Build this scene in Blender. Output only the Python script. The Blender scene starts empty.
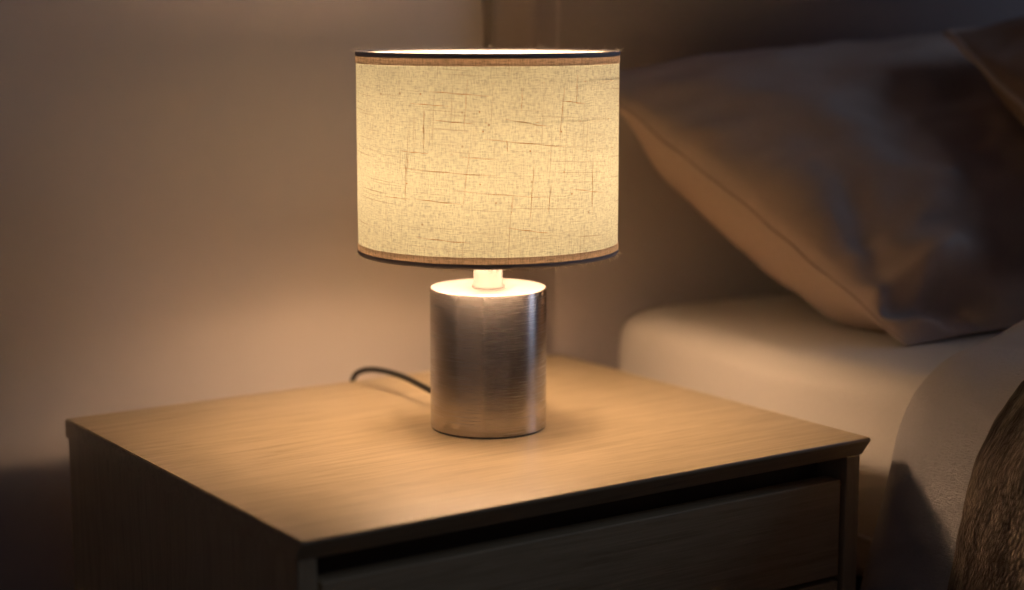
import bpy, bmesh, math, random
from mathutils import Vector, noise
C = bpy.context.scene
PI = math.pi
Z0 = 0.42                      # height of the nightstand top above the floor
LAMP = (0.675, 1.026)          # lamp axis on the nightstand

# ---------------------------------------------------------------- camera
cd = bpy.data.cameras.new('camera'); cam = bpy.data.objects.new('camera', cd); C.collection.objects.link(cam)
cam.location = (0, 0, Z0 + 0.2872)
cam.rotation_euler = (PI/2 - 0.1564, 0, -0.5954)
cd.sensor_width = 36; cd.lens = 1785.5/1024*36
cd.dof.use_dof = True; cd.dof.focus_distance = 1.17; cd.dof.aperture_fstop = 2.9
cd.clip_start = 0.05
C.camera = cam
# ---------------------------------------------------------------- world, light, exposure
w = bpy.data.worlds.new('dusk'); C.world = w; w.use_nodes = True
w.node_tree.nodes['Background'].inputs[0].default_value = (0.96, 0.79, 1.0, 1)
w.node_tree.nodes['Background'].inputs[1].default_value = 0.020
def area(name, loc, target, sx, sy, power, col):
    l = bpy.data.lights.new(name, 'AREA'); l.shape = 'RECTANGLE'; l.size = sx; l.size_y = sy
    l.energy = power; l.color = col
    o = bpy.data.objects.new(name, l); C.collection.objects.link(o); o.location = loc
    o.rotation_euler = (Vector(target)-Vector(loc)).to_track_quat('-Z', 'Y').to_euler()
    return o
area('window_daylight', (3.3, -0.25, 1.75), (0.9, 1.0, 0.6), 0.7, 1.3, 10.0, (0.55, 0.70, 1.0))
C.view_settings.view_transform = 'Standard'; C.view_settings.look = 'None'
C.view_settings.exposure = 0.0; C.view_settings.gamma = 1.0; C.view_settings.use_curve_mapping = False
BULB = 82.0                    # emission strength of the bulb glass
LAMPCOL = (1.0, 0.65, 0.40)

# ---------------------------------------------------------------- materials
class NT:
    def __init__(s, name):
        s.m = bpy.data.materials.new(name); s.m.use_nodes = True; s.t = s.m.node_tree
        s.b = s.t.nodes['Principled BSDF']; s.out = s.t.nodes['Material Output']
    def n(s, typ, **kw):
        x = s.t.nodes.new(typ)
        for k, v in kw.items(): setattr(x, k, v)
        return x
    def l(s, a, b): s.t.links.new(a, b)
    def coord(s, which='Object', scale=(1, 1, 1), rot=(0, 0, 0)):
        c = s.n('ShaderNodeTexCoord'); mp = s.n('ShaderNodeMapping')
        mp.inputs['Scale'].default_value = scale; mp.inputs['Rotation'].default_value = rot
        s.l(c.outputs[which], mp.inputs[0]); return mp.outputs[0]
    def noise(s, vec, scale, detail=3, rough=0.5, dist=0):
        x = s.n('ShaderNodeTexNoise'); x.inputs['Scale'].default_value = scale
        x.inputs['Detail'].default_value = detail; x.inputs['Roughness'].default_value = rough
        x.inputs['Distortion'].default_value = dist
        s.l(vec, x.inputs['Vector']); return x.outputs[0]
    def ramp(s, fac, stops):
        r = s.n('ShaderNodeValToRGB'); e = r.color_ramp.elements
        while len(e) < len(stops): e.new(0.5)
        for i, (p, c) in enumerate(stops):
            e[i].position = p; e[i].color = (c if isinstance(c, tuple) else (c, c, c)) + (1,)
        s.l(fac, r.inputs[0]); return r.outputs[0]
    def math(s, op, a, b=0.0, clamp=False):
        x = s.n('ShaderNodeMath', operation=op); x.use_clamp = clamp
        for i, v in enumerate((a, b)):
            if isinstance(v, (int, float)): x.inputs[i].default_value = v
            else: s.l(v, x.inputs[i])
        return x.outputs[0]
    def mix(s, fac, a, b, blend='MIX'):
        x = s.n('ShaderNodeMix', data_type='RGBA', blend_type=blend)
        for i, v in ((0, fac), (6, a), (7, b)):
            if isinstance(v, (int, float)): x.inputs[i].default_value = v
            elif isinstance(v, tuple): x.inputs[i].default_value = v + (1,)
            else: s.l(v, x.inputs[i])
        return x.outputs[2]
    def bump(s, h, strength=0.3, dist=0.001):
        x = s.n('ShaderNodeBump'); x.inputs['Strength'].default_value = strength
        x.inputs['Distance'].default_value = dist; s.l(h, x.inputs['Height'])
        s.l(x.outputs[0], s.b.inputs['Normal']); return x.outputs[0]
    def base(s, c):
        if isinstance(c, tuple): s.b.inputs['Base Color'].default_value = c + (1,)
        else: s.l(c, s.b.inputs['Base Color'])
    def set(s, **kw):
        for k, v in kw.items(): s.b.inputs[k.replace('_', ' ')].default_value = v
        return s

def mat_plain(name, col, rough=0.5, metal=0.0, spec=0.5):
    t = NT(name); v = t.noise(t.coord(), 60, 2)
    t.base(t.mix(v, tuple(c*0.93 for c in col), tuple(min(1, c*1.05) for c in col)))
    t.set(Roughness=rough, Metallic=metal); t.b.inputs['Specular IOR Level'].default_value = spec
    return t.m
def mat_fabric(name, col, weave=900, bump=0.35, var=0.18, rough=0.95, dist=0.0006, fold=0.0):
    t = NT(name)
    a = t.noise(t.coord('UV', (1, 0.12, 1)), weave, 2); b = t.noise(t.coord('UV', (0.12, 1, 1)), weave, 2)
    wv = t.math('ADD', a, b); big = t.noise(t.coord('Object'), 9, 4, 0.6)
    f = t.math('ADD', t.math('MULTIPLY', wv, 0.35), t.math('MULTIPLY', big, 0.3))
    t.base(t.mix(f, tuple(c*(1-var*2) for c in col), tuple(min(1, c*(1+var*2)) for c in col)))
    h = t.math('ADD', wv, t.math('MULTIPLY', t.noise(t.coord('Object'), 35, 4, 0.6), fold))
    t.bump(h, bump, dist); t.set(Roughness=rough)
    t.b.inputs['Specular IOR Level'].default_value = 0.15
    return t.m
def mat_oak(name, along, dark=(0.38, 0.28, 0.155), light=(0.58, 0.45, 0.27), rough=0.31, gain=1.0):
    # grain runs along one object axis
    t = NT(name); sc = [1, 1, 1]; sc[along] = 0.07
    sc2 = [1, 1, 1]; sc2[along] = 0.16
    warp = t.noise(t.coord('Object', tuple(sc2)), 9, 2, 0.5)
    mp = t.coord('Object', tuple(sc))
    add = t.n('ShaderNodeVectorMath', operation='MULTIPLY_ADD')
    t.l(warp, add.inputs[0]); add.inputs[1].default_value = (0.05, 0.05, 0.05); t.l(mp, add.inputs[2])
    g1 = t.noise(add.outputs[0], 190, 5, 0.68, 0.8)
    sc3 = [1, 1, 1]; sc3[along] = 0.02
    pores = t.noise(t.coord('Object', tuple(sc3)), 700, 2, 0.5)
    f = t.math('ADD', t.math('MULTIPLY', g1, 0.75), t.math('MULTIPLY', pores, 0.25))
    t.base(t.ramp(f, [(0.30, tuple(c*gain for c in dark)), (0.50, tuple((a*0.35+b*0.65)*gain for a, b in zip(dark, light))), (0.68, tuple(c*gain for c in light))]))
    t.bump(t.math('ADD', t.math('MULTIPLY', g1, 0.5), pores), 0.35, 0.0006)
    t.l(t.ramp(f, [(0.3, rough+0.12), (0.7, rough-0.04)]), t.b.inputs['Roughness'])
    return t.m
def mat_shade(name, tint, T, trim=False):
    # linen that reflects and lets light through; coordinates are metres around / up the drum
    t = NT(name); t.t.nodes.remove(t.b)
    fine_h = t.noise(t.coord('UV', (200, 1150, 1)), 1, 2, 0.6)
    fine_v = t.noise(t.coord('UV', (1150, 200, 1)), 1, 2, 0.6)
    grain = t.noise(t.coord('UV', (1, 1, 1)), 1500, 1)
    cloud = t.noise(t.coord('UV', (1, 1, 1)), 35, 3)
    sl_h = t.noise(t.coord('UV', (26, 620, 1), (0, 0, 0.0)), 1, 1, 0.3)
    skew = t.coord('UV', (1, 1, 1), (0, 0, 0.055))
    mh = t.n('ShaderNodeMapping'); mh.inputs['Scale'].default_value = (13, 1150, 1); t.l(skew, mh.inputs[0])
    sl_h = t.noise(mh.outputs[0], 1, 1.0, 0.35)
    mv = t.n('ShaderNodeMapping'); mv.inputs['Scale'].default_value = (1150, 15, 1); mv.inputs['Location'].default_value = (7, 3, 0); t.l(skew, mv.inputs[0])
    sl_v = t.noise(mv.outputs[0], 1, 1.0, 0.35)
    lines = t.math('MAXIMUM', t.ramp(sl_h, [(0.66, 0.0), (0.74, 1.0)]), t.math('MULTIPLY', t.ramp(sl_v, [(0.67, 0.0), (0.75, 1.0)]), 0.8))
    vo = t.n('ShaderNodeTexVoronoi'); vo.inputs['Scale'].default_value = 110; t.l(t.coord('UV'), vo.inputs['Vector'])
    sepc = t.n('ShaderNodeSeparateColor'); t.l(vo.outputs['Color'], sepc.inputs[0])
    spot = t.math('MULTIPLY', t.ramp(vo.outputs['Distance'], [(0.06, 1.0), (0.13, 0.0)]), t.ramp(sepc.outputs[0], [(0.80, 0.0), (0.86, 1.0)]))
    lines = t.math('MAXIMUM', lines, spot)
    wv = t.math('ADD', t.math('MULTIPLY', t.math('ADD', fine_h, fine_v), 0.46), t.math('MULTIPLY', grain, 0.08))
    val = t.ramp(wv, [(0.36, 0.56), (0.48, 0.88), (0.62, 1.08)])
    val = t.mix(1.0, val, t.ramp(cloud, [(0.3, 0.95), (0.7, 1.05)]), 'MULTIPLY')
    col = t.mix(1.0, val, tint, 'MULTIPLY')
    col = t.mix(t.math('MULTIPLY', lines, 0.75), col, tuple(c*k for c, k in zip(tint, (0.42, 0.30, 0.18))))
    tr = t.n('ShaderNodeBsdfTranslucent'); df = t.n('ShaderNodeBsdfDiffuse')
    t.l(col, tr.inputs[0]); t.l(t.mix(1.0, col, (0.86, 0.86, 0.90), 'MULTIPLY'), df.inputs[0])
    mx = t.n('ShaderNodeMixShader'); mx.inputs[0].default_value = T
    t.l(df.outputs[0], mx.inputs[1]); t.l(tr.outputs[0], mx.inputs[2])
    # the inside of the drum is lined white
    wd = t.n('ShaderNodeBsdfDiffuse'); wd.inputs[0].default_value = (0.86, 0.84, 0.80, 1)
    wt = t.n('ShaderNodeBsdfTranslucent'); t.l(col, wt.inputs[0])
    mi = t.n('ShaderNodeMixShader'); mi.inputs[0].default_value = 0.12; t.l(wd.outputs[0], mi.inputs[1]); t.l(wt.outputs[0], mi.inputs[2])
    geo = t.n('ShaderNodeNewGeometry'); two = t.n('ShaderNodeMixShader')
    t.l(geo.outputs['Backfacing'], two.inputs[0]); t.l(mx.outputs[0], two.inputs[1]); t.l(mi.outputs[0], two.inputs[2])
    t.l(two.outputs[0], t.out.inputs[0])
    bp = t.n('ShaderNodeBump'); bp.inputs['Strength'].default_value = 0.25; bp.inputs['Distance'].default_value = 0.0003
    t.l(t.math('ADD', wv, lines), bp.inputs['Height']); t.l(bp.outputs[0], df.inputs['Normal'])
    return t.m
def mat_steel(name, col=(0.50, 0.455, 0.425), rough=0.27, radial=False):
    t = NT(name)
    if radial:
        st = t.noise(t.coord('Object', (1, 1, 1)), 300, 3)
    else:
        st = t.noise(t.coord('UV', (30, 3200, 1)), 1, 2, 0.5)
    t.base(t.mix(st, tuple(c*0.99 for c in col), tuple(min(1, c*1.01) for c in col)))
    t.l(t.ramp(st, [(0.3, rough), (0.7, rough+0.005)]), t.b.inputs['Roughness'])
    t.set(Metallic=1.0)
    if not radial:
        t.b.inputs['Anisotropic'].default_value = 0.7; t.b.inputs['Anisotropic Rotation'].default_value = 0.25
        tg = t.n('ShaderNodeTangent', direction_type='RADIAL', axis='Z'); t.l(tg.outputs[0], t.b.inputs['Tangent'])
    return t.m
def mat_knit(name, col):
    t = NT(name)
    uv = t.coord('UV', (1, 1, 1))
    wrp = t.noise(uv, 60, 3, 0.6)
    add = t.n('ShaderNodeVectorMath', operation='MULTIPLY_ADD'); t.l(wrp, add.inputs[0]); add.inputs[1].default_value = (0.004,)*3; t.l(uv, add.inputs[2])
    ma = t.n('ShaderNodeMapping'); ma.inputs['Scale'].default_value = (210, 210, 1); t.l(add.outputs[0], ma.inputs[0])
    v = t.n('ShaderNodeTexVoronoi'); v.inputs['Scale'].default_value = 1; t.l(ma.outputs[0], v.inputs['Vector'])
    loop = t.ramp(v.outputs['Distance'], [(0.05, 1.0), (0.75, 0.0)])
    fz = t.noise(uv, 900, 3, 0.7)
    band = t.noise(t.coord('UV', (14, 14, 1)), 1, 3, 0.6)
    h = t.math('ADD', loop, t.math('MULTIPLY', fz, 0.5))
    c = t.mix(t.math('MULTIPLY', h, 0.8), tuple(x*0.45 for x in col), tuple(x*1.25 for x in col))
    c = t.mix(1.0, c, t.ramp(band, [(0.40, (0.38, 0.35, 0.34)), (0.60, (1.2, 1.12, 1.0))]), 'MULTIPLY')
    t.base(c); t.bump(h, 0.9, 0.0022); t.set(Roughness=0.95); t.b.inputs['Specular IOR Level'].default_value = 0.1
    return t.m

M = {}
M['wall'] = (lambda t: (t.base(t.mix(t.noise(t.coord('Object', (1, 1, 1)), 3.5, 4, 0.55), (0.61, 0.54, 0.49), (0.73, 0.645, 0.585))),
                        t.bump(t.noise(t.coord('Object'), 500, 3), 0.15, 0.0004), t.set(Roughness=0.7), t.m)[-1])(NT('wall_plaster'))
M['floor'] = mat_oak('floor_oak', 0, (0.12, 0.08, 0.05), (0.24, 0.17, 0.11), 0.5)
M['oak_top'] = mat_oak('oak_veneer_top', 0)
M['oak_side'] = mat_oak('oak_veneer_side', 2)
M['oak_front'] = mat_oak('oak_veneer_front', 0)
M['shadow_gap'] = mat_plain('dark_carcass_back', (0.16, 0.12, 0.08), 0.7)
M['headboard'] = mat_fabric('headboard_fabric', (0.42, 0.365, 0.35), 800, 0.3, 0.1)
M['sheet'] = mat_fabric('cotton_sheet', (0.70, 0.64, 0.57), 1300, 0.2, 0.05, fold=0.25)
M['base_fabric'] = mat_fabric('bed_base_fabric', (0.22, 0.18, 0.15), 800, 0.3, 0.1)
M['pillow'] = mat_fabric('washed_linen_pillow', (0.50, 0.385, 0.315), 900, 0.5, 0.12, dist=0.0009, fold=0.6)
M['pillow_dark'] = mat_fabric('dark_linen_pillow', (0.30, 0.20, 0.145), 900, 0.5, 0.15, dist=0.0009, fold=0.6)
M['duvet'] = mat_fabric('duvet_linen', (0.73, 0.675, 0.645), 900, 0.8, 0.08, dist=0.0025, fold=2.0)
M['knit'] = mat_knit('knitted_wool', (0.38, 0.315, 0.26))
M['shade'] = mat_shade('linen_shade', (0.82, 0.86, 0.63), 0.093)
M['trim'] = mat_shade('folded_linen_hem', (0.76, 0.56, 0.36), 0.05)
M['edge'] = mat_fabric('hem_edge', (0.38, 0.36, 0.37), 1200, 0.3, 0.1)
M['liner'] = mat_plain('white_shade_lining', (0.85, 0.84, 0.80), 0.8)
M['slub'] = mat_plain('brown_slub_yarn', (0.55, 0.30, 0.10), 0.9)
M['thread'] = mat_plain('loose_linen_thread', (0.70, 0.64, 0.52), 0.9)
M['steel'] = mat_steel('brushed_steel')
M['steel_top'] = mat_steel('brushed_steel_top', (0.27, 0.255, 0.25), 0.55, True)
M['rubber'] = mat_plain('black_rubber', (0.015, 0.014, 0.013), 0.45)
M['cord'] = mat_plain('black_cord', (0.012, 0.011, 0.010), 0.38)
t = NT('bulb_glass'); t.set(Roughness=0.4); t.base((0.9, 0.88, 0.82))
t.b.inputs['Emission Color'].default_value = LAMPCOL + (1,); t.b.inputs['Emission Strength'].default_value = BULB
M['bulb'] = t.m

# ---------------------------------------------------------------- mesh helpers
def link(name, bm, mat, parent=None, smooth=True, loc=None):
    me = bpy.data.meshes.new(name); bm.to_mesh(me); bm.free()
    me.materials.append(mat)
    if smooth:
        for p in me.polygons: p.use_smooth = True
    o = bpy.data.objects.new(name, me); C.collection.objects.link(o)
    if parent: o.parent = parent
    if loc: o.location = loc
    return o
def tag(o, label, cat, group=None):
    o['label'] = label; o['category'] = cat
    if group: o['group'] = group
    return o
def thing(name, label, cat, loc=(0, 0, 0), group=None):
    o = bpy.data.objects.new(name, None); C.collection.objects.link(o); o.location = loc
    o.empty_display_size = 0.05
    return tag(o, label, cat, group)
def struct(name, bm, mat):
    o = link(name, bm, mat, smooth=False); o['kind'] = 'structure'; return o
def box(bm, x0, x1, y0, y1, z0, z1, bev=0.0, seg=2):
    r = bmesh.ops.create_cube(bm, size=1.0)
    for v in r['verts']:
        v.co = Vector((x0+(v.co.x+.5)*(x1-x0), y0+(v.co.y+.5)*(y1-y0), z0+(v.co.z+.5)*(z1-z0)))
    if bev:
        es = list({e for v in r['verts'] for e in v.link_edges})
        bmesh.ops.bevel(bm, geom=es, offset=bev, segments=seg, affect='EDGES', profile=0.5)
    return bm
def lathe(prof, n=96, uvr=1.0, bm=None, closed=False):
    # prof: (r, z) list; uv in metres
    bm = bm or bmesh.new(); uv = bm.loops.layers.uv.verify(); rows = []
    for r, z in prof:
        rows.append([bm.verts.new((r*math.cos(2*PI*i/n), r*math.sin(2*PI*i/n), z)) for i in range(n)] if r > 1e-6 else [bm.verts.new((0, 0, z))])
    ln = [0.0]
    for a, b in zip(prof, prof[1:]): ln.append(ln[-1]+math.dist(a, b))
    for j in range(len(rows)-1):
        A, B = rows[j], rows[j+1]
        for i in range(n):
            k = (i+1) % n
            vs = [A[i % len(A)], A[k % len(A)], B[k % len(B)], B[i % len(B)]]
            q = [(i, j), (i+1, j), (i+1, j+1), (i, j+1)]
            seen, vv, qq = set(), [], []
            for v, c in zip(vs, q):
                if v not in seen: seen.add(v); vv.append(v); qq.append(c)
            if len(vv) < 3: continue
            f = bm.faces.new(vv)
            for lp, c in zip(f.loops, qq): lp[uv].uv = (c[0]/n*2*PI*uvr, ln[c[1]])
    return bm
def tube(bm, pts, r, n=10, caps=True):
    uv = bm.loops.layers.uv.verify(); rings = []; L = len(pts); pts = [Vector(p) for p in pts]
    up = None
    for i, p in enumerate(pts):
        d = (pts[min(i+1, L-1)]-pts[max(i-1, 0)]).normalized()
        if up is None:
            up = Vector((0, 0, 1)) if abs(d.z) < 0.9 else Vector((1, 0, 0))
        s = d.cross(up).normalized(); up = s.cross(d).normalized()
        rr = r(i/(L-1)) if callable(r) else r
        rings.append([bm.verts.new(p+(s*math.cos(2*PI*k/n)+up*math.sin(2*PI*k/n))*rr) for k in range(n)])
    for i in range(L-1):
        for k in range(n): bm.faces.new((rings[i][k], rings[i][(k+1) % n], rings[i+1][(k+1) % n], rings[i+1][k]))
    if caps: bm.faces.new(rings[0][::-1]); bm.faces.new(rings[-1])
    return bm
def smoothpath(P, n=8):
    P = [Vector(p) for p in P]; out = []
    for i in range(len(P)-1):
        a, b, c, d = P[max(i-1, 0)], P[i], P[i+1], P[min(i+2, len(P)-1)]
        for k in range(n):
            t = k/n
            out.append(0.5*((2*b)+(c-a)*t+(2*a-5*b+4*c-d)*t*t+(3*b-a-3*c+d)*t**3))
    out.append(P[-1]); return out
def grid(F, nu, nv, U=1.0, V=1.0, bm=None, flip=False):
    bm = bm or bmesh.new(); uv = bm.loops.layers.uv.verify()
    vs = [[bm.verts.new(F(i/nu, j/nv)) for j in range(nv+1)] for i in range(nu+1)]
    for i in range(nu):
        for j in range(nv):
            q = [(i, j), (i+1, j), (i+1, j+1), (i, j+1)]
            if flip: q = q[::-1]
            f = bm.faces.new([vs[a][b] for a, b in q])
            for lp, (a, b) in zip(f.loops, q): lp[uv].uv = (a/nu*U, b/nv*V)
    return bm
def nz(x, y, z=0.0, s=1.0): return noise.noise(Vector((x*s, y*s, z*s)))

# ---------------------------------------------------------------- room
YW = 1.262
bm = bmesh.new()                                    # wall with an upright open joint beside the headboard
box(bm, -1.6, 0.826, YW, YW+0.12, 0, 2.5)
box(bm, 0.836, 3.6, YW, YW+0.12, 0, 2.5)
box(bm, 0.82, 0.845, YW+0.06, YW+0.12, 0, 2.5)
struct('wall_back', bm, M['wall'])
struct('wall_left_light_block', box(bmesh.new(), -1.72, -1.6, -1.4, YW+0.12, 0, 2.5), M['wall'])  # unseen wall, added to block ambient light from the left and darken that side
struct('floor', box(bmesh.new(), -1.6, 3.6, -1.4, YW+0.12, -0.05, 0), M['floor'])

# ---------------------------------------------------------------- nightstand
NX0, NX1, NY0, NY1 = 0.4365, 0.8735, 0.8505, 1.2163
ns = thing('nightstand', 'pale oak nightstand with drawers, carrying the lit lamp beside the bed', 'nightstand', ((NX0+NX1)/2, (NY0+NY1)/2, 0))
W, D = NX1-NX0, NY1-NY0; hx, hy = W/2, D/2
# top: slab whose front edge is undercut
T_ = 0.0135; UC = 0.0085
bm = bmesh.new()
prof = [(-hy+0.0006, Z0), (-hy, Z0-0.0007), (-hy+0.0002, Z0-0.0022), (-hy+UC, Z0-T_), (hy, Z0-T_), (hy, Z0-0.0008), (hy-0.0008, Z0)]
a = [bm.verts.new((-hx, y, z)) for y, z in prof]; b = [bm.verts.new((hx, y, z)) for y, z in prof]
bm.faces.new(a); bm.faces.new(b[::-1])
for i in range(len(prof)):
    k = (i+1) % len(prof); bm.faces.new((a[k], a[i], b[i], b[k]))
bmesh.ops.recalc_face_normals(bm, faces=bm.faces)
bmesh.ops.bevel(bm, geom=[e for e in bm.edges if abs(e.verts[0].co.x-e.verts[1].co.x) < 1e-5 and e.verts[0].co.z > Z0-0.001 and e.verts[1].co.z > Z0-0.001], offset=0.0008, segments=2, affect='EDGES')
link('top_board', bm, M['oak_top'], ns, smooth=False)
PT = 0.0125
for s in (-1, 1):
    x0, x1 = (-hx+0.0012, -hx+0.0012+PT) if s < 0 else (hx-0.0012-PT, hx-0.0012)
    link('side_panel', box(bmesh.new(), x0, x1, -hy+UC, hy-0.002, 0.03, Z0-T_-0.0002, 0.0007), M['oak_side'], ns, smooth=False)
link('back_panel', box(bmesh.new(), -hx+PT+0.002, hx-PT-0.002, hy-0.012, hy-0.004, 0.03, Z0-T_-0.001), M['oak_front'], ns, smooth=False)
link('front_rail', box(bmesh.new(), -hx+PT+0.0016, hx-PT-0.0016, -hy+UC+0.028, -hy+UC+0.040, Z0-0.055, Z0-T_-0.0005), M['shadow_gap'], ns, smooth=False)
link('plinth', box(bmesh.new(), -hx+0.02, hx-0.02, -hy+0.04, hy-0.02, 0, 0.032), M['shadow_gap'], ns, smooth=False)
dz = [(Z0-0.098, Z0-0.0295), (Z0-0.172, Z0-0.1015), (0.045, Z0-0.1755)]
for z0, z1 in dz:
    dr = link('drawer', box(bmesh.new(), -hx+PT+0.0045, hx-PT-0.0045, -hy+UC+0.002, -hy+UC+0.018, z0, z1, 0.0009), M['oak_front'], ns, smooth=False)
    bm = bmesh.new()
    for q in (-1, 1):
        xa = q*(hx-PT-0.012); box(bm, xa-0.004, xa+0.004, -hy+UC+0.019, hy-0.03, z0+0.004, z1-0.014)
    box(bm, -hx+PT+0.02, hx-PT-0.02, -hy+UC+0.019, hy-0.03, z0+0.004, z0+0.009)
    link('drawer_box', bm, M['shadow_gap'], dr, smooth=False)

# ---------------------------------------------------------------- lamp
lp = thing('table_lamp', 'lit table lamp with beige linen drum shade and brushed steel cylinder base', 'lamp', (LAMP[0], LAMP[1], Z0))
RB, HB, RS, ZS0, ZS1 = 0.0406, 0.0995, 0.0897, 0.1234, 0.2619
bs = link('lamp_base', lathe([(RB, 0.0016), (RB, HB-0.0008), (RB-0.0003, HB-0.0003), (RB-0.0008, HB)], 128, RB), M['steel'], lp)
link('base_cap', lathe([(RB-0.0008, HB), (0.0, HB)], 128, RB), M['steel_top'], bs, smooth=False)
link('foot_pad', lathe([(0, 0), (RB-0.0012, 0), (RB-0.0006, 0.0005), (RB-0.0006, 0.0016), (0, 0.0016)], 96), M['rubber'], bs, smooth=False)
st = link('stem', lathe([(0.0115, HB), (0.0115, HB+0.0012), (0.0100, HB+0.0018), (0.0100, 0.130), (0.0092, 0.131), (0.0, 0.131)], 64, 0.01), M['steel_top'], lp)
link('bulb_socket', lathe([(0.0, 0.131), (0.0125, 0.131), (0.0135, 0.133), (0.0135, 0.148), (0.0115, 0.150), (0.0, 0.150)], 48), M['liner'], lp)
link('light_bulb', lathe([(0.0, 0.150), (0.011, 0.1502), (0.013, 0.156), (0.021, 0.164), (0.028, 0.175), (0.030, 0.186), (0.0275, 0.198), (0.021, 0.208), (0.011, 0.214), (0.0, 0.216)], 20), M['bulb'], lp)
bm = lathe([(RS, ZS0+0.0082), (RS, ZS1-0.0076)], 160, RS)
SLUBS = [(-2.586, 0.2381, -2.145, 0.2354), (-2.744, 0.2302, -2.424, 0.2287), (-2.559, 0.2197, -2.254, 0.2179), (-2.036, 0.2208, -1.681, 0.215), (-2.187, 0.2081, -1.559, 0.2021), (-2.357, 0.1966, -2.087, 0.1952), (-2.838, 0.1883, -2.087, 0.1846), (-2.41, 0.175, -1.688, 0.1697), (-2.71, 0.1686, -2.341, 0.1663), (-2.836, 0.1991, -2.589, 0.1984), (-2.298, 0.2456, -2.325, 0.211), (-2.28, 0.2035, -2.333, 0.164), (-1.903, 0.241, -1.913, 0.2245), (-1.572, 0.2405, -1.611, 0.2072), (-1.814, 0.1941, -1.846, 0.156), (-1.679, 0.1784, -1.707, 0.16), (-1.972, 0.1731, -1.985, 0.1594), (-2.625, 0.2256, -2.637, 0.2044), (-2.019, 0.208, -2.011, 0.199), (-2.78, 0.1993, -2.796, 0.1654), (3.024, 0.1998, -2.779, 0.1979), (3.078, 0.245, -2.856, 0.243), (-3.011, 0.1685, -2.743, 0.1681), (-2.707, 0.1438, -2.266, 0.1411), (-1.611, 0.232, -1.36, 0.2291), (-2.625, 0.2266, -2.628, 0.1984), (-2.759, 0.198, -2.781, 0.1836), (-1.53, 0.1749, -1.123, 0.1693), (-2.015, 0.151, -1.68, 0.1464), (3.031, 0.2188, -2.904, 0.2182), (-1.452, 0.2486, -1.459, 0.2288), (-1.279, 0.1908, -1.285, 0.156)]
SPECKS = [(-2.653, 0.2362), (-2.208, 0.1793), (-1.846, 0.2002), (-2.096, 0.1672), (-1.499, 0.1713), (-2.187, 0.2129), (-2.145, 0.2171), (-2.212, 0.2254), (-1.597, 0.212), (-2.779, 0.1783), (-1.571, 0.1859)]
n0 = len(bm.faces); rs_ = random.Random(11)
def on_drum(a, z, d=0.00012): return ((RS+d)*math.cos(a), (RS+d)*math.sin(a), z)
for a0, z0, a1, z1 in SLUBS:
    m = 16; ph = rs_.uniform(0, 9); hor = abs(a1-a0)*RS > abs(z1-z0)
    pts = [on_drum(a0+(a1-a0)*k/m+(0 if hor else 0.002*math.sin(k*0.8+ph)), z0+(z1-z0)*k/m+(0.00015*math.sin(k*0.9+ph) if hor else 0)) for k in range(m+1)]
    w_ = rs_.uniform(0.00020, 0.00031)*(1.0 if hor else 0.8)
    tube(bm, pts, lambda t, w_=w_, ph=ph: max(0.00003, w_*math.sin(PI*min(1, max(0, t)))**0.6*(0.75+0.35*math.sin(t*17+ph))), 5)
for a0, z0 in SPECKS:
    bmesh.ops.create_icosphere(bm, subdivisions=1, radius=0.00055, matrix=__import__('mathutils').Matrix.Translation(on_drum(a0, z0, 0)))
bm.faces.ensure_lookup_table()
for f in bm.faces[n0:]: f.material_index = 1
sh = link('lamp_shade', bm, M['shade'], lp); sh.data.materials.append(M['slub'])
HEM = 0.0062
def hem(z0, z1):
    return lathe([(RS+0.0003, z0), (RS+0.0004, z0+0.0003), (RS+0.0004, z1-0.0004), (RS+0.0001, z1)], 160, RS)
def roll(zc):
    return lathe([(RS-0.0003+0.0009*math.cos(q*PI/5), zc+0.0019*math.sin(q*PI/5)) for q in range(11)], 160, RS)
ht = link('hem_band', hem(ZS1-0.0078, ZS1-0.0026), M['trim'], sh); link('hem_edge', roll(ZS1-0.0016), M['edge'], ht)
hb_ = link('hem_band', hem(ZS0+0.0034, ZS0+0.0084), M['trim'], sh); link('hem_edge', roll(ZS0+0.0026), M['edge'], hb_)
# white inner rings, spider fitter
for zc in (ZS1-0.0018, ZS0+0.0028):
    link('rim_ring', lathe([(RS-0.0024+0.0009*math.cos(q*PI/4), zc+0.0009*math.sin(q*PI/4)) for q in range(9)], 128), M['liner'], sh)
bm = bmesh.new()
for k in range(3):
    an = k*2*PI/3+0.4; c, s = math.cos(an), math.sin(an)
    tube(bm, smoothpath([(0.013*c, 0.013*s, 0.138), (0.05*c, 0.05*s, 0.138), (0.08*c, 0.08*s, 0.134), (0.0880*c, 0.0880*s, 0.128)], 5), 0.0011, 8)
lathe([(0.0140, 0.1370), (0.0165, 0.1370), (0.0165, 0.1392), (0.0140, 0.1392), (0.0140, 0.1370)], 40, bm=bm)
link('shade_fitter', bm, M['liner'], sh)
# stray fibres along both rims
rnd = random.Random(5); bm = bmesh.new()
def fibre(an, z, sgn, L):
    c, s = math.cos(an), math.sin(an); tx, ty = -s, c
    p = Vector((c*(RS+0.0008), s*(RS+0.0008), z)); d = Vector((c*rnd.uniform(.1, .8)+tx*rnd.uniform(-1, 1), s*rnd.uniform(.1, .8)+ty*rnd.uniform(-1, 1), sgn*rnd.uniform(.3, 1.0))).normalized()
    pts = [p]
    for q in range(5):
        d = (d+Vector((rnd.uniform(-.5, .5), rnd.uniform(-.5, .5), rnd.uniform(-.5, .5)))).normalized(); pts.append(pts[-1]+d*L/5)
    tube(bm, pts, 0.00011, 4, False)
for i in range(150):
    fibre(rnd.uniform(0, 2*PI), ZS1, 1, rnd.uniform(0.0012, 0.0038))
    fibre(rnd.uniform(0, 2*PI), ZS0+0.001, -1, rnd.uniform(0.0012, 0.004))
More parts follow.
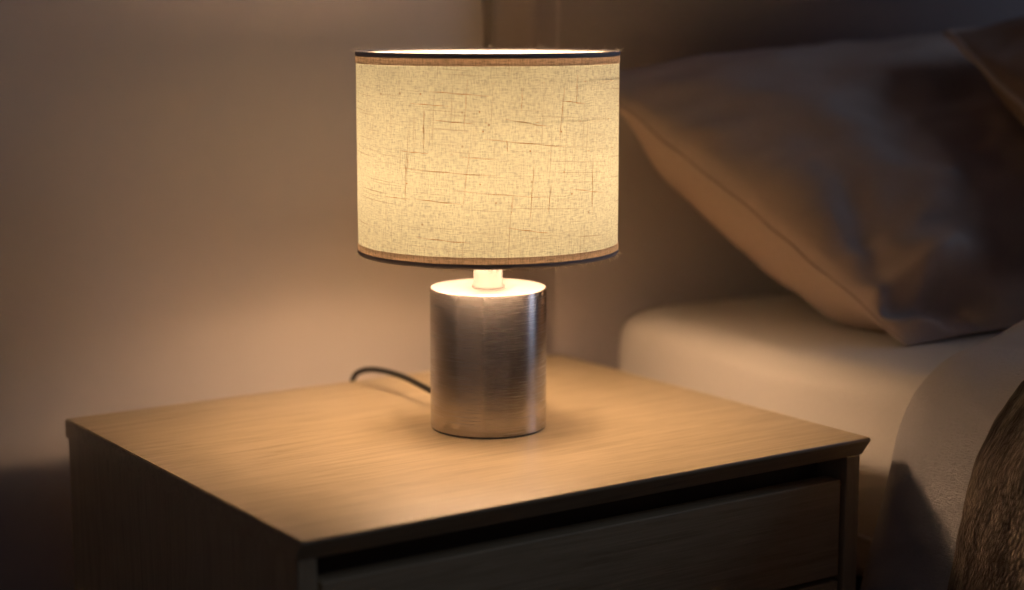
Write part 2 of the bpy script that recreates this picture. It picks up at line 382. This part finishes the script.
th = link('loose_threads', bm, M['thread'], sh); th['kind'] = 'stuff'
# cord: leaves the back of the base, arches and drops behind the nightstand
X = lambda x: x-LAMP[0]
Yc = lambda y: y-LAMP[1]
cp = smoothpath([(0, 0.0395, 0.009), (0.0, Yc(1.085), 0.0098), (0.0005, Yc(1.105), 0.0118), (0.001, Yc(1.146), 0.0152), (0.0005, Yc(1.183), 0.0142), (0, Yc(1.208), 0.0092),
                 (-0.0005, Yc(1.2205), 0.0005), (-0.001, Yc(1.224), -0.02), (-0.002, Yc(1.226), -0.12), (-0.01, Yc(1.23), -0.3), (-0.02, Yc(1.235), -0.405)], 10)
cord = link('power_cord', tube(bmesh.new(), cp, 0.0022, 12), M['cord'], lp)
link('cord_bush', tube(bmesh.new(), [(0, 0.038, 0.009), (0, 0.0435, 0.0091), (0, 0.046, 0.0092)], 0.0031, 12), M['cord'], cord)

# ---------------------------------------------------------------- bed
HBY = 1.219
bed = thing('bed', 'bed with grey upholstered headboard and low fabric base beside the nightstand', 'bed', (1.65, 0.3, 0))
def rel(o): o.location = (-1.65, -0.3, 0); return o
bm = box(bmesh.new(), 0.834, 2.45, HBY, YW-0.001, 0.12, 1.25)
es = [e for e in bm.edges if (abs(e.verts[0].co.x-0.834) < 1e-4 and abs(e.verts[1].co.x-0.834) < 1e-4 and e.verts[0].co.y < HBY+.001 and e.verts[1].co.y < HBY+.001)
      or (e.verts[0].co.z > 1.24 and e.verts[1].co.z > 1.24 and e.verts[0].co.y < HBY+.001 and e.verts[1].co.y < HBY+.001)]
bmesh.ops.bevel(bm, geom=es, offset=0.040, segments=12, affect='EDGES')
uvl = bm.loops.layers.uv.verify()
for f in bm.faces:
    for l_ in f.loops: l_[uvl].uv = (l_.vert.co.x, l_.vert.co.z)
hbd = rel(link('headboard', bm, M['headboard'], bed))
MX0, MX1, MY0, MY1, MZ0, MZ1 = 0.912, 2.30, -0.80, HBY-0.004, Z0-0.125, Z0+0.036
rel(link('bed_base', box(bmesh.new(), MX0+0.012, MX1-0.012, MY0+0.01, MY1, 0.10, MZ0-0.010, 0.012, 4), M['base_fabric'], bed))
for x in (MX0+0.08, MX1-0.08):
    for y in (MY0+0.1, MY1-0.1):
        rel(link('leg', lathe([(0, 0), (0.018, 0), (0.026, 0.101), (0, 0.101)], 24), M['shadow_gap'], bed)).location = (x-1.65, y-0.3, 0)

# mattress: soft-cornered body in a fitted sheet
def roundrect(x0, x1, y0, y1, r, seg):
    pts = []
    for cx, cy, a0 in ((x1-r, y1-r, 0), (x0+r, y1-r, PI/2), (x0+r, y0+r, PI), (x1-r, y0+r, 1.5*PI)):
        for k in range(seg+1):
            an = a0+PI/2*k/seg; pts.append((cx+r*math.cos(an), cy+r*math.sin(an)))
    return pts
def dense(pts, step):
    out = []
    for i, p in enumerate(pts):
        q = pts[(i+1) % len(pts)]; d = math.dist(p, q); m = max(1, int(d/step))
        for k in range(m): out.append((p[0]+(q[0]-p[0])*k/m, p[1]+(q[1]-p[1])*k/m))
    return out
def softslab(x0, x1, y0, y1, z0, z1, rc, re, wob, seed):
    bm = bmesh.new(); uv = bm.loops.layers.uv.verify()
    ring = dense(roundrect(x0, x1, y0, y1, rc, 8), 0.02); cx, cy = (x0+x1)/2, (y0+y1)/2
    levels = [(0.02, z0, )]
    lv = []
    for k in range(7): a_ = PI/2*k/6; lv.append((re*(1-math.sin(a_)), z0+re*0.6*(1-math.cos(a_))))
    lv.append((0.0, (z0+z1)/2-0.02)); lv.append((0.0, (z0+z1)/2+0.01))
    for k in range(9): a_ = PI/2*k/8; lv.append((re*(1-math.cos(a_)), z1-re+re*math.sin(a_)))
    lv += [(re+0.02, z1+0.001), (re+0.06, z1+0.001), (re+0.14, z1), (re+0.3, z1), (re+0.5, z1)]
    hxx, hyy = (x1-x0)/2, (y1-y0)/2; rows = []
    for ins, z in lv:
        row = []
        for x, y in ring:
            X_, Y_ = cx+(x-cx)*(1-ins/hxx), cy+(y-cy)*(1-ins/hyy)
            wv_ = wob*nz(X_*5+seed, Y_*5, z*9)
            row.append(bm.verts.new((X_+(wv_ if z < z1-re*.5 else 0), Y_, z+(wv_*0.8 if z > z0+0.06 else 0))))
        rows.append(row)
    n = len(ring)
    for j in range(len(rows)-1):
        for i in range(n):
            k = (i+1) % n; bm.faces.new((rows[j][i], rows[j][k], rows[j+1][k], rows[j+1][i]))
    bm.faces.new(rows[0][::-1]); bm.faces.new(rows[-1])
    for f in bm.faces:
        for l_ in f.loops: l_[uv].uv = (l_.vert.co.x+l_.vert.co.z*.3, l_.vert.co.y+l_.vert.co.z)
    return bm
mt = tag(link('mattress', softslab(MX0, MX1, MY0, MY1, MZ0, MZ1, 0.045, 0.026, 0.004, 3), M['sheet']),
         'mattress in a plain cream fitted sheet next to the nightstand', 'mattress')
zz = Z0-0.088
link('piping', tube(bmesh.new(), [(x, y, zz+0.0015*nz(x*4, y*4)) for x, y in dense(roundrect(MX0-0.0005, MX1+0.0005, MY0-0.0005, MY1+0.0005, 0.045, 8), 0.03)][:-1], 0.0022, 6), M['sheet'], mt)

# ---------------------------------------------------------------- pillows
def pillow(name, label, c00, c10, c11, c01, Tf, Tb, mat, ridges, seed, clampz=None, clampy=None, pin=0.03, seam_r=0.0016):
    c00, c10, c11, c01 = map(Vector, (c00, c10, c11, c01))
    N = ((c10-c00).cross(c01-c00)).normalized()
    if N.z < 0: N = -N
    eu, ev = (c10-c00).normalized(), (c01-c00).normalized(); Lu, Lv = (c10-c00).length, (c01-c00).length
    def mid(u, v):
        p = (c00*(1-u)+c10*u)*(1-v)+(c01*(1-u)+c11*u)*v
        a_, b_ = 2*u-1, 2*v-1
        p = p-eu*(a_*pin*(1-b_*b_)*1.0)-ev*(b_*pin*(1-a_*a_)*0.6)
        return p
    def th(u, v, lo=0.10):
        a_, b_ = abs(2*u-1), abs(2*v-1)
        h = (1-a_**4)**0.5*(1-b_**2.8)**0.6
        dc = math.hypot(min(u, 1-u)*Lu, min(v, 1-v)*Lv)      # corners lie flat
        k = min(1.0, dc/0.085); return h*(lo+(1-lo)*k*k*(3-2*k))
    def warp(t):    # denser rows near the seams
        return 0.5-0.5*math.cos(PI*t)*(0.75+0.25*abs(math.cos(PI*t)))
    def F(side):
        def G(i, j):
            u, v = warp(i), warp(j); p = mid(u, v); h = th(u, v, 0.55 if side > 0 else 0.10)
            if side > 0:
                d = Tf*h+0.009*h*nz(u*6+seed, v*6)+0.004*min(1, h*3)*nz(u*17+seed, v*17)
                e = min(1.0, h*9)
                for (u0, v0, u1, v1, wd, ht_) in ridges:
                    px, py = u*Lu, v*Lv; ax, ay, bx, by = u0*Lu, v0*Lv, u1*Lu, v1*Lv
                    tt = max(0, min(1, ((px-ax)*(bx-ax)+(py-ay)*(by-ay))/((bx-ax)**2+(by-ay)**2)))
                    q = math.dist((px, py), (ax+(bx-ax)*tt, ay+(by-ay)*tt))
                    q = q*(1+0.25*nz(px*30, py*30, seed))
                    d += ht_*math.exp(-(q/wd)**2)*e*(1-0.35*abs(2*tt-1))
                q = p+N*max(d, 0.0008*e)
            else:
                d = Tb*h+0.005*h*nz(u*5+seed+9, v*5); q = p-N*d
            q += N*0.004*nz(u*3+seed, v*9+1)       # seam line wanders a little
            if clampy is not None and q.y > clampy: q.y = clampy
            if clampz is not None and q.z < clampz: q.z = clampz
            return q
        return G
    bm = bmesh.new(); n = 110
    grid(F(1), n, n, Lu, Lv, bm); grid(F(-1), n, n, Lu, Lv, bm, flip=True)
    bmesh.ops.remove_doubles(bm, verts=bm.verts, dist=0.00015)
    o = tag(link(name, bm, mat), label, 'pillow', None)
    f_ = F(1); pts = []
    for i in range(n): pts.append(f_(i/n, 0))
    for i in range(n): pts.append(f_(1, i/n))
    for i in range(n): pts.append(f_(1-i/n, 1))
    for i in range(n+1): pts.append(f_(0, 1-i/n))
    link('seam', tube(bmesh.new(), pts, seam_r, 6), M['pillow'], o)
    return o
pillow('pillow', 'large taupe linen pillow leaning on the headboard behind the mattress edge',
       (0.992, 0.934, Z0+0.040), (1.62, 0.915, Z0+0.045), (1.63, 1.185, Z0+0.285), (0.874, 1.190, Z0+0.236),
       0.062, 0.100, M['pillow'],
       [(0.085, 0.40, 0.03, 0.16, 0.014, -0.010), (0.005, 0.13, 0.06, 0.12, 0.012, 0.016), (0.06, 0.125, 0.12, 0.155, 0.014, 0.020), (0.035, 0.085, 0.12, 0.055, 0.015, -0.034), (0.0, 0.05, 0.06, 0.03, 0.010, 0.014), (0.16, 0.35, 0.14, 0.7, 0.03, 0.008), (0.05, 0.6, 0.35, 0.5, 0.035, -0.008), (0.03, 0.8, 0.12, 0.55, 0.02, -0.005), (0.10, 0.30, 0.25, 0.62, 0.02, -0.006)],
       2.0, clampz=MZ1+0.0035, clampy=HBY-0.003, pin=0.006)
pillow('pillow', 'dark brown pillow corner at the upper right, resting in front of the larger taupe pillow',
       (1.160, 0.857, Z0+0.128), (1.72, 0.86, Z0+0.13), (1.73, 1.04, Z0+0.30), (1.155, 1.053, Z0+0.271),
       0.05, 0.048, M['pillow_dark'], [(0.05, 0.80, 0.2, 0.65, 0.02, -0.012), (0.1, 0.9, 0.4, 0.85, 0.02, 0.01)], 8.0, pin=0.004, seam_r=0.0028)

# ---------------------------------------------------------------- duvet and throw
R_ = 0.05
SIDE = MX0-0.004
def bedprofile(s):
    # s = arc length from the hanging hem: up the side, round the shoulder, across the top; returns point(x,z), normal(x,z)
    zb = Z0-0.33; zt = MZ1+0.003; h1 = zt-R_-zb; q = R_*PI/2
    if s < h1: return (SIDE, zb+s), (-1, 0)
    if s < h1+q:
        a_ = (s-h1)/R_; return (SIDE+R_-R_*math.cos(a_), zt-R_+R_*math.sin(a_)), (-math.cos(a_), math.sin(a_))
    return (SIDE+R_+(s-h1-q), zt), (0, 1)
S_ALL = 0.33+0.9
def duvet_h(s, y):
    (x, z), n_ = bedprofile(s)
    up = max(0.0, min(1.0, (x-SIDE-0.01)/0.22)); up = up*up*(3-2*up)
    return 0.016+0.048*up+0.007*nz(s*7, y*7, 1)+0.0035*nz(s*20, y*14, 5)+0.0020*nz(s*60, y*45, 2)+0.0004*nz(s*130, y*100, 6)
def duvet_end(s):
    (x, z), n_ = bedprofile(s)
    d = Z0+0.04-z
    return 0.846+max(0, d)*0.22+0.006*nz(s*8, 2.2)+(0.03*min(1, (x-SIDE)/0.3))
def Fd(extra=0.0, yend=None, y0=-0.5, rim=0.02, smooth_h=None):
    def G(i, j):
        s = i*S_ALL; ye = (yend or duvet_end)(s)
        t = j**0.45 if False else 1-(1-j)**2.2
        y = y0+(ye-y0)*t
        (x, z), (nx, nz_) = bedprofile(s)
        dE = max(0.0, ye-y); f = math.sqrt(max(0.0, 1-(1-min(1, dE/rim))**2))
        h = (duvet_h(s, y)+extra+ (smooth_h(s, y) if smooth_h else 0))
        if extra: base = duvet_h(s, y)+0.0015; h = base+(h-base)*f
        else: h = 0.0015+(h-0.0015)*f
        # hem at the bottom rounds off as well
        g = min(1.0, s/0.012); h = 0.001+(h-0.001)*math.sqrt(max(0, 1-(1-g)**2)) if not extra else h
        return Vector((x+nx*h, y, z+nz_*h))
    return G
dv = tag(link('duvet', grid(Fd(0, rim=0.03), 340, 260, S_ALL, 1.35, flip=True), M['duvet']),
         'light taupe linen duvet hanging over the bed side at the lower right', 'duvet')
def throw_end(s):
    (x, z), n_ = bedprofile(s)
    return 0.766+max(0, Z0+0.02-z)*0.19+0.004*nz(s*9, 7.7)
tw = tag(link('knitted_throw', grid(Fd(0.009, yend=throw_end, rim=0.010, smooth_h=lambda s, y: 0.0016*nz(s*45, y*45, 3)+0.0014*nz(s*170, y*170, 4)), 380, 260, S_ALL, 1.28, flip=True), M['knit']),
         'brown knitted throw spread over the duvet at the right edge', 'throw blanket')

for o in (dv, tw):
    m_ = o.modifiers.new('thickness', 'SOLIDIFY'); m_.thickness = 0.0009; m_.offset = -1 if o is tw else 0
